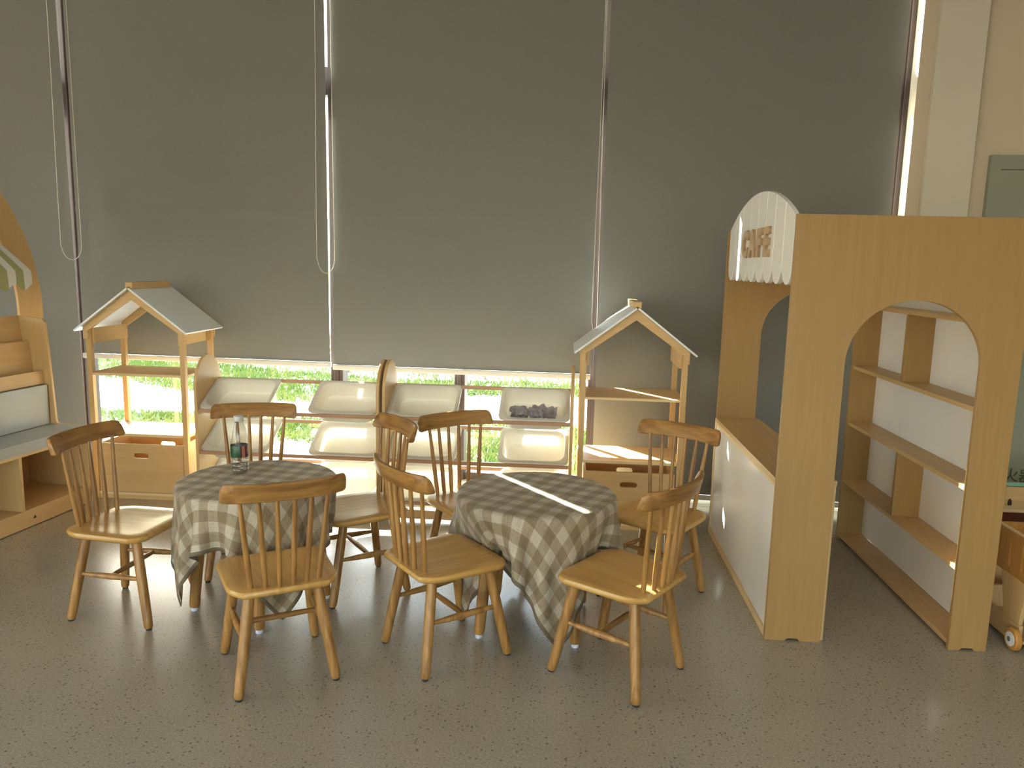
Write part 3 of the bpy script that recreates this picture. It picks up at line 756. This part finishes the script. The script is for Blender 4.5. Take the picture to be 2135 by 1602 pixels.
ly = [3.335, 3.215, 3.100, 2.990]
for ch, y in zip('CAFE', ly):
    me = text_mesh(ch, .142, .0055, .0075, 0)
    me.name = 'letter'; me.materials.clear(); me.materials.append(LETTERW)
    o = bpy.data.objects.new('letter', me); COL.objects.link(o); o.parent = t
    # text faces -X: text x -> -Y, text y -> Z
    o.matrix_world = Matrix(((0, 0, -1, AX0 - .0078), (-1.0, 0, 0, y), (0, 1, 0, 1.364), (0, 0, 0, 1)))
# shelves on the right side
SXF, SXB = 1.385, 1.502
obj('shelf_back', BX(SXB - .006, SXB + .002, ya, yb, .0285, AZ - .004), WHITE, t)
for z, xx in ((.010, SXF), (.285, SXF), (.573, SXF), (.848, SXF), (1.143, SXF)):
    obj('shelf_board', BX(xx, SXB - .0065, ya, yb, z, z + .0165), CAFEH, t, bev=.001, seg=1)
for z0, z1, y in ((.865, 1.1425, 3.235), (.302, .5725, 3.205)):
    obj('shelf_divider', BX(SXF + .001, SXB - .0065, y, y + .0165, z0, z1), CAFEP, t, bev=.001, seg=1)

# ------------------------------------------------------------------ reading bench with arch and awning (left)
BO = Vector((-2.50, 3.80, 0)); BRZ = math.atan2(-(.049), .49)   # local +y along the bench, origin at its far front foot corner
t = thing('reading_bench', 'plywood bench with grey padding, book tiers and a tall arch at the left edge', 'bench', BO, BRZ)
y0 = -1.9
obj('base_board', BX(-.018, 0, y0, 0, .004, .088), PLYH, t, bev=.0015, seg=1)
obj('floor_board', BX(-.36, -.0185, y0, -.0165, .072, .086), PLYH, t)
obj('cubby_back', BX(-.372, -.361, y0, -.0165, .02, .38), PLYH, t)
# end panel: seat height in front, tall behind, concave transition
pr = [(0, 0), (0, .415), (-.155, .418)] + [(-.155 - .022 * math.sin(a), .440 - .022 * math.cos(a)) for a in (.3, .7, 1.1, 1.5)] + [(-.190, .70), (-.205, .955)] + [(-.208 - .012 * math.sin(a), .955 + .012 * (1 - math.cos(a)) + .006) for a in (.4, 1.0, 1.5)] + [(-.385, .985), (-.385, 0)]
for nm, yy in (('end_panel', -.016), ('end_panel', y0 - .016)):
    obj(nm, prism(pr, .016, 'y', yy), PLY, t, bev=.002, seg=1)
obj('seat_board', BX(-.36, 0, y0, -.0165, .350, .366), PLYH, t, bev=.0015, seg=1)
bm = BX(-.200, .004, y0 + .002, -.019, .3665, .418); obj('seat_cushion', bm, VINYL, t, smooth=True, bev=.014, seg=4)
bm = BX(-.238, -.204, y0 + .002, -.028, .4195, .628); obj('back_cushion', bm, VINYL, t, smooth=True, bev=.012, seg=4)
obj('back_frame', BX(-.252, -.2385, y0, -.0165, .366, .645), PLYH, t)
for y in (-.46, -.94, -1.42): obj('cubby_divider', BX(-.36, -.004, y, y + .016, .0865, .3495), PLY, t)
# book tiers
for k, (x, za, zb) in enumerate(((-.232, .632, .700), (-.292, .665, .855), (-.345, .80, .985))):
    mt = Matrix.Translation((x, 0, za)) @ Matrix.Rotation(math.radians(-6), 4, 'Y'); bm = bmesh.new(); box(bm, -.006, .006, y0, -.0168, 0, zb - za, mt)
    obj('tier_board', bm, PLYH, t, bev=.001, seg=1)
    obj('tier_ledge', BX(x - .062, x - .007, y0, -.0168, za + .002, za + .010), PLYH, t)
# arch behind: outline in yz
cyA = -.90; ro, rz_o = 1.09, .93; ri, rz_i = .93, .80
out = arc(cyA, .985, ro, .70, 0, 180, 40)
inn = arc(cyA, .985, ri, .58, 180, 0, 40)
out = [(cyA + ro * math.cos(math.radians(a)), .985 + .76 * math.sin(math.radians(a)) ** .92) for a in np.linspace(0, 180, 49)]
inn = [(cyA + ri * math.cos(math.radians(a)), .985 + .62 * math.sin(math.radians(a)) ** .92) for a in np.linspace(180, 0, 49)]
out = [(cyA + ro * math.cos(math.radians(a)), 1.0 + 1.0 * math.sin(math.radians(a))) for a in np.linspace(0, 180, 49)]
inn = [(cyA + ri * math.cos(math.radians(a)), 1.0 + .84 * math.sin(math.radians(a))) for a in np.linspace(180, 0, 49)]
obj('arch_frame', prism([(cyA + ro, 0)] + out + [(cyA - ro, 0), (cyA - ri, 0)] + inn + [(cyA + ri, 0)], .018, 'x', -.405), PLY, t, bev=.002, seg=1)
# awning: one stripe per column
sw_ = .0485; na = 30; yr = -.165
bm = bmesh.new(); fm = []
def awn(y):   # profile points (x, z) slope then valance
    return None
def scal(q): return .012 * math.cos(q * PI / sw_ / 1.0)
cols = []
sub = 4
for i in range(na * sub + 1):
    y = yr - i * sw_ / sub; s = (yr - y)
    # slope foot at x=-.13, top at arch plane; the right end narrows with the arch
    foot = Vector((-.135, y, 1.228)); 
    yt = y - .30 * max(0, 1 - s / .9)
    zt = .985 + .75 * math.sqrt(max(0, 1 - ((yt - cyA) / ri) ** 2)) - .02
    zt = max(zt, 1.35); topp = Vector((-.375, yt, zt))
    drop = .085 + .016 * math.cos(2 * PI * (s / (sw_ * 2.3)) + PI * 1.05)
    pts = [topp.lerp(foot, q) for q in (0, .25, .5, .75, .92)] + [foot + Vector((.004, 0, -.006)), foot + Vector((.007, 0, -drop * .5)), foot + Vector((.008 + .003 * math.sin(s * 60), 0, -drop))]
    cols.append([bm.verts.new(p) for p in pts])
for i in range(len(cols) - 1):
    for j in range(7):
        f = bm.faces.new((cols[i][j], cols[i][j + 1], cols[i + 1][j + 1], cols[i + 1][j])); f.material_index = (i // sub) % 2
r = bmesh.ops.extrude_face_region(bm, geom=bm.faces[:]); bmesh.ops.translate(bm, verts=[g for g in r['geom'] if isinstance(g, bmesh.types.BMVert)], vec=(-.002, 0, -.001))
o = obj('striped_awning', bm, [STRW, STRG], t, smooth=True); o['label'] = 'olive and white striped awning with scalloped edge'
# small dark emblem on the base board
bm = bmesh.new()
for a, rr in ((60, .007), (120, .007), (180, .004), (0, .004)):
    mt = Matrix.Translation((.0004, -.395, .046)) @ Matrix.Rotation(math.radians(a), 4, 'X'); box(bm, 0, .0008, 0, rr, -.0012, .0012, mt)
box(bm, 0, .0012, -.403, -.387, .038, .044); obj('emblem', bm, GASK, t)

# ------------------------------------------------------------------ extinguisher cabinet on the wall
t = thing('wall_cabinet', 'tall grey-green fire cabinet door with dark lettering on the wall at right edge', 'cabinet', WM @ Vector((U(2.074), -.031, .10)), WA)
W_, Hc = .95, 1.80
obj('door_panel', BX(0, W_, -.030, 0, 0, Hc), GREENP, t, bev=.002, seg=1)
obj('groove', BX(.05, W_ - .05, -.0312, -.0300, Hc - .072, Hc - .069), GASK, t)
def txt(parent, s, size, x, z, y):
    me = text_mesh(s, size, .0008, .0008); me.name = 'lettering'; me.materials.clear(); me.materials.append(INK)
    o = bpy.data.objects.new('lettering', me); COL.objects.link(o); o.parent = parent; o.rotation_euler = (PI / 2, 0, 0); o.location = (x, y, z)
txt(t, '灭火器', .078, .272, .150, -.0312)
txt(t, 'Fire Fighting', .042, .285, .103, -.0312)

# ------------------------------------------------------------------ play sink cabinet behind the cart
t = thing('play_kitchen', 'low plywood play kitchen with mint green rim and red-brown recess at right edge', 'toy kitchen', (1.80, 3.20, 0))
obj('side_panel', BX(0, .016, 0, .36, 0, .335), PLY, t, bev=.002, seg=1)
obj('side_panel', BX(.60, .616, 0, .36, 0, .335), PLY, t, bev=.002, seg=1)
obj('splash_panel', BX(.0165, .5995, .130, .144, .342, .415), PLYX, t, bev=.002, seg=1)
obj('middle_board', BX(.0165, .5995, -.004, .1295, .342, .354), EDGE, t)
obj('recess_panel', BX(.0165, .5995, .030, .040, .280, .3415), BROWNR, t)
obj('recess_floor', BX(.0165, .5995, -.004, .0295, .266, .2795), PLYX, t)
obj('lower_panel', BX(.0165, .5995, .004, .014, .02, .2655), PLYX, t)
bm = bmesh.new(); tube(bm, [(.0, .137, .4245), (.616, .137, .4245)], .0095, 14); obj('mint_rim', bm, TEAL, t, smooth=True)
obj('tap_knob', lathe([(.006, .3545), (.008, .360), (.006, .376), (.002, .382)], 12), GASK, t, loc=(.085, .06, 0), smooth=True)

# ------------------------------------------------------------------ toy cart at the right edge
t = thing('toy_cart', 'plywood toy cart with slotted orange basket and wooden wheels at right edge', 'toy cart', (1.625, 2.66, 0))
obj('side_board', BX(0, .014, .005, .52, .014, .088), PLYH, t, bev=.002, seg=1)
obj('side_board', BX(.32, .334, .005, .52, .014, .088), PLYH, t, bev=.002, seg=1)
obj('base_board', BX(.0145, .3195, .005, .52, .020, .032), PLYH, t)
obj('inner_step', BX(.0145, .3195, .30, .312, .0325, .120), PLYX, t)
obj('inner_step', BX(.0145, .3195, .44, .452, .0325, .175), PLYX, t)
for xx in (0, .32):
    obj('front_post', prism([(.010, .0885), (.105, .0885), (.150, .243), (-.02, .243)], .014, 'x', xx), PLY, t, bev=.002, seg=1)
outl = rrect(-.16, .275, .2435, .398, .012, 4)
holes = [rrect(y - .0085, y + .0085, .268, .372, .0083, 5) for y in (-.115, -.040, .035, .110, .185, .245)]
for xx in (0.002, .32):
    obj('slotted_panel', prism(outl, .012, 'x', xx, holes), ORANGE, t)
    obj('panel_edge', BX(xx, xx + .012, -.145, .262, .3985, .404), EDGE, t)
for yy in (-.15, .262):
    obj('basket_end', BX(.0145, .3195, yy, yy + .012, .245, .385), ORANGE, t)
obj('basket_floor', BX(.0145, .3195, -.137, .261, .250, .260), PLYH, t)
for yy in (.005, .46):
    for xx in (-.0245, .336):
        bm = lathe([(.010, 0), (.036, 0), (.040, .004), (.040, .018), (.036, .022), (.010, .022)], 28); bmesh.ops.rotate(bm, verts=bm.verts, matrix=Matrix.Rotation(PI / 2 if xx < 0 else PI / 2, 3, 'Y'))
        if xx < 0: bmesh.ops.rotate(bm, verts=bm.verts, matrix=Matrix.Rotation(PI, 3, 'Z'))
        ox = xx + .022 if xx < 0 else xx
        wl = obj('wheel', bm, ORANGE, t, smooth=True, loc=(ox, yy, .040))
        sgn = -1 if xx < 0 else 1
        for nm, prf, mm in (('hub', [(.005, .0225), (.026, .0225), (.026, .025), (.005, .025)], CREAM), ('axle_cap', [(.003, .0252), (.009, .0252), (.009, .028), (.003, .028)], METAL)):
            bm = lathe(prf, 24); bmesh.ops.rotate(bm, verts=bm.verts, matrix=Matrix.Rotation(PI / 2, 3, 'Y'))
            if sgn < 0: bmesh.ops.rotate(bm, verts=bm.verts, matrix=Matrix.Rotation(PI, 3, 'Z'))
            obj(nm, bm, mm, wl)
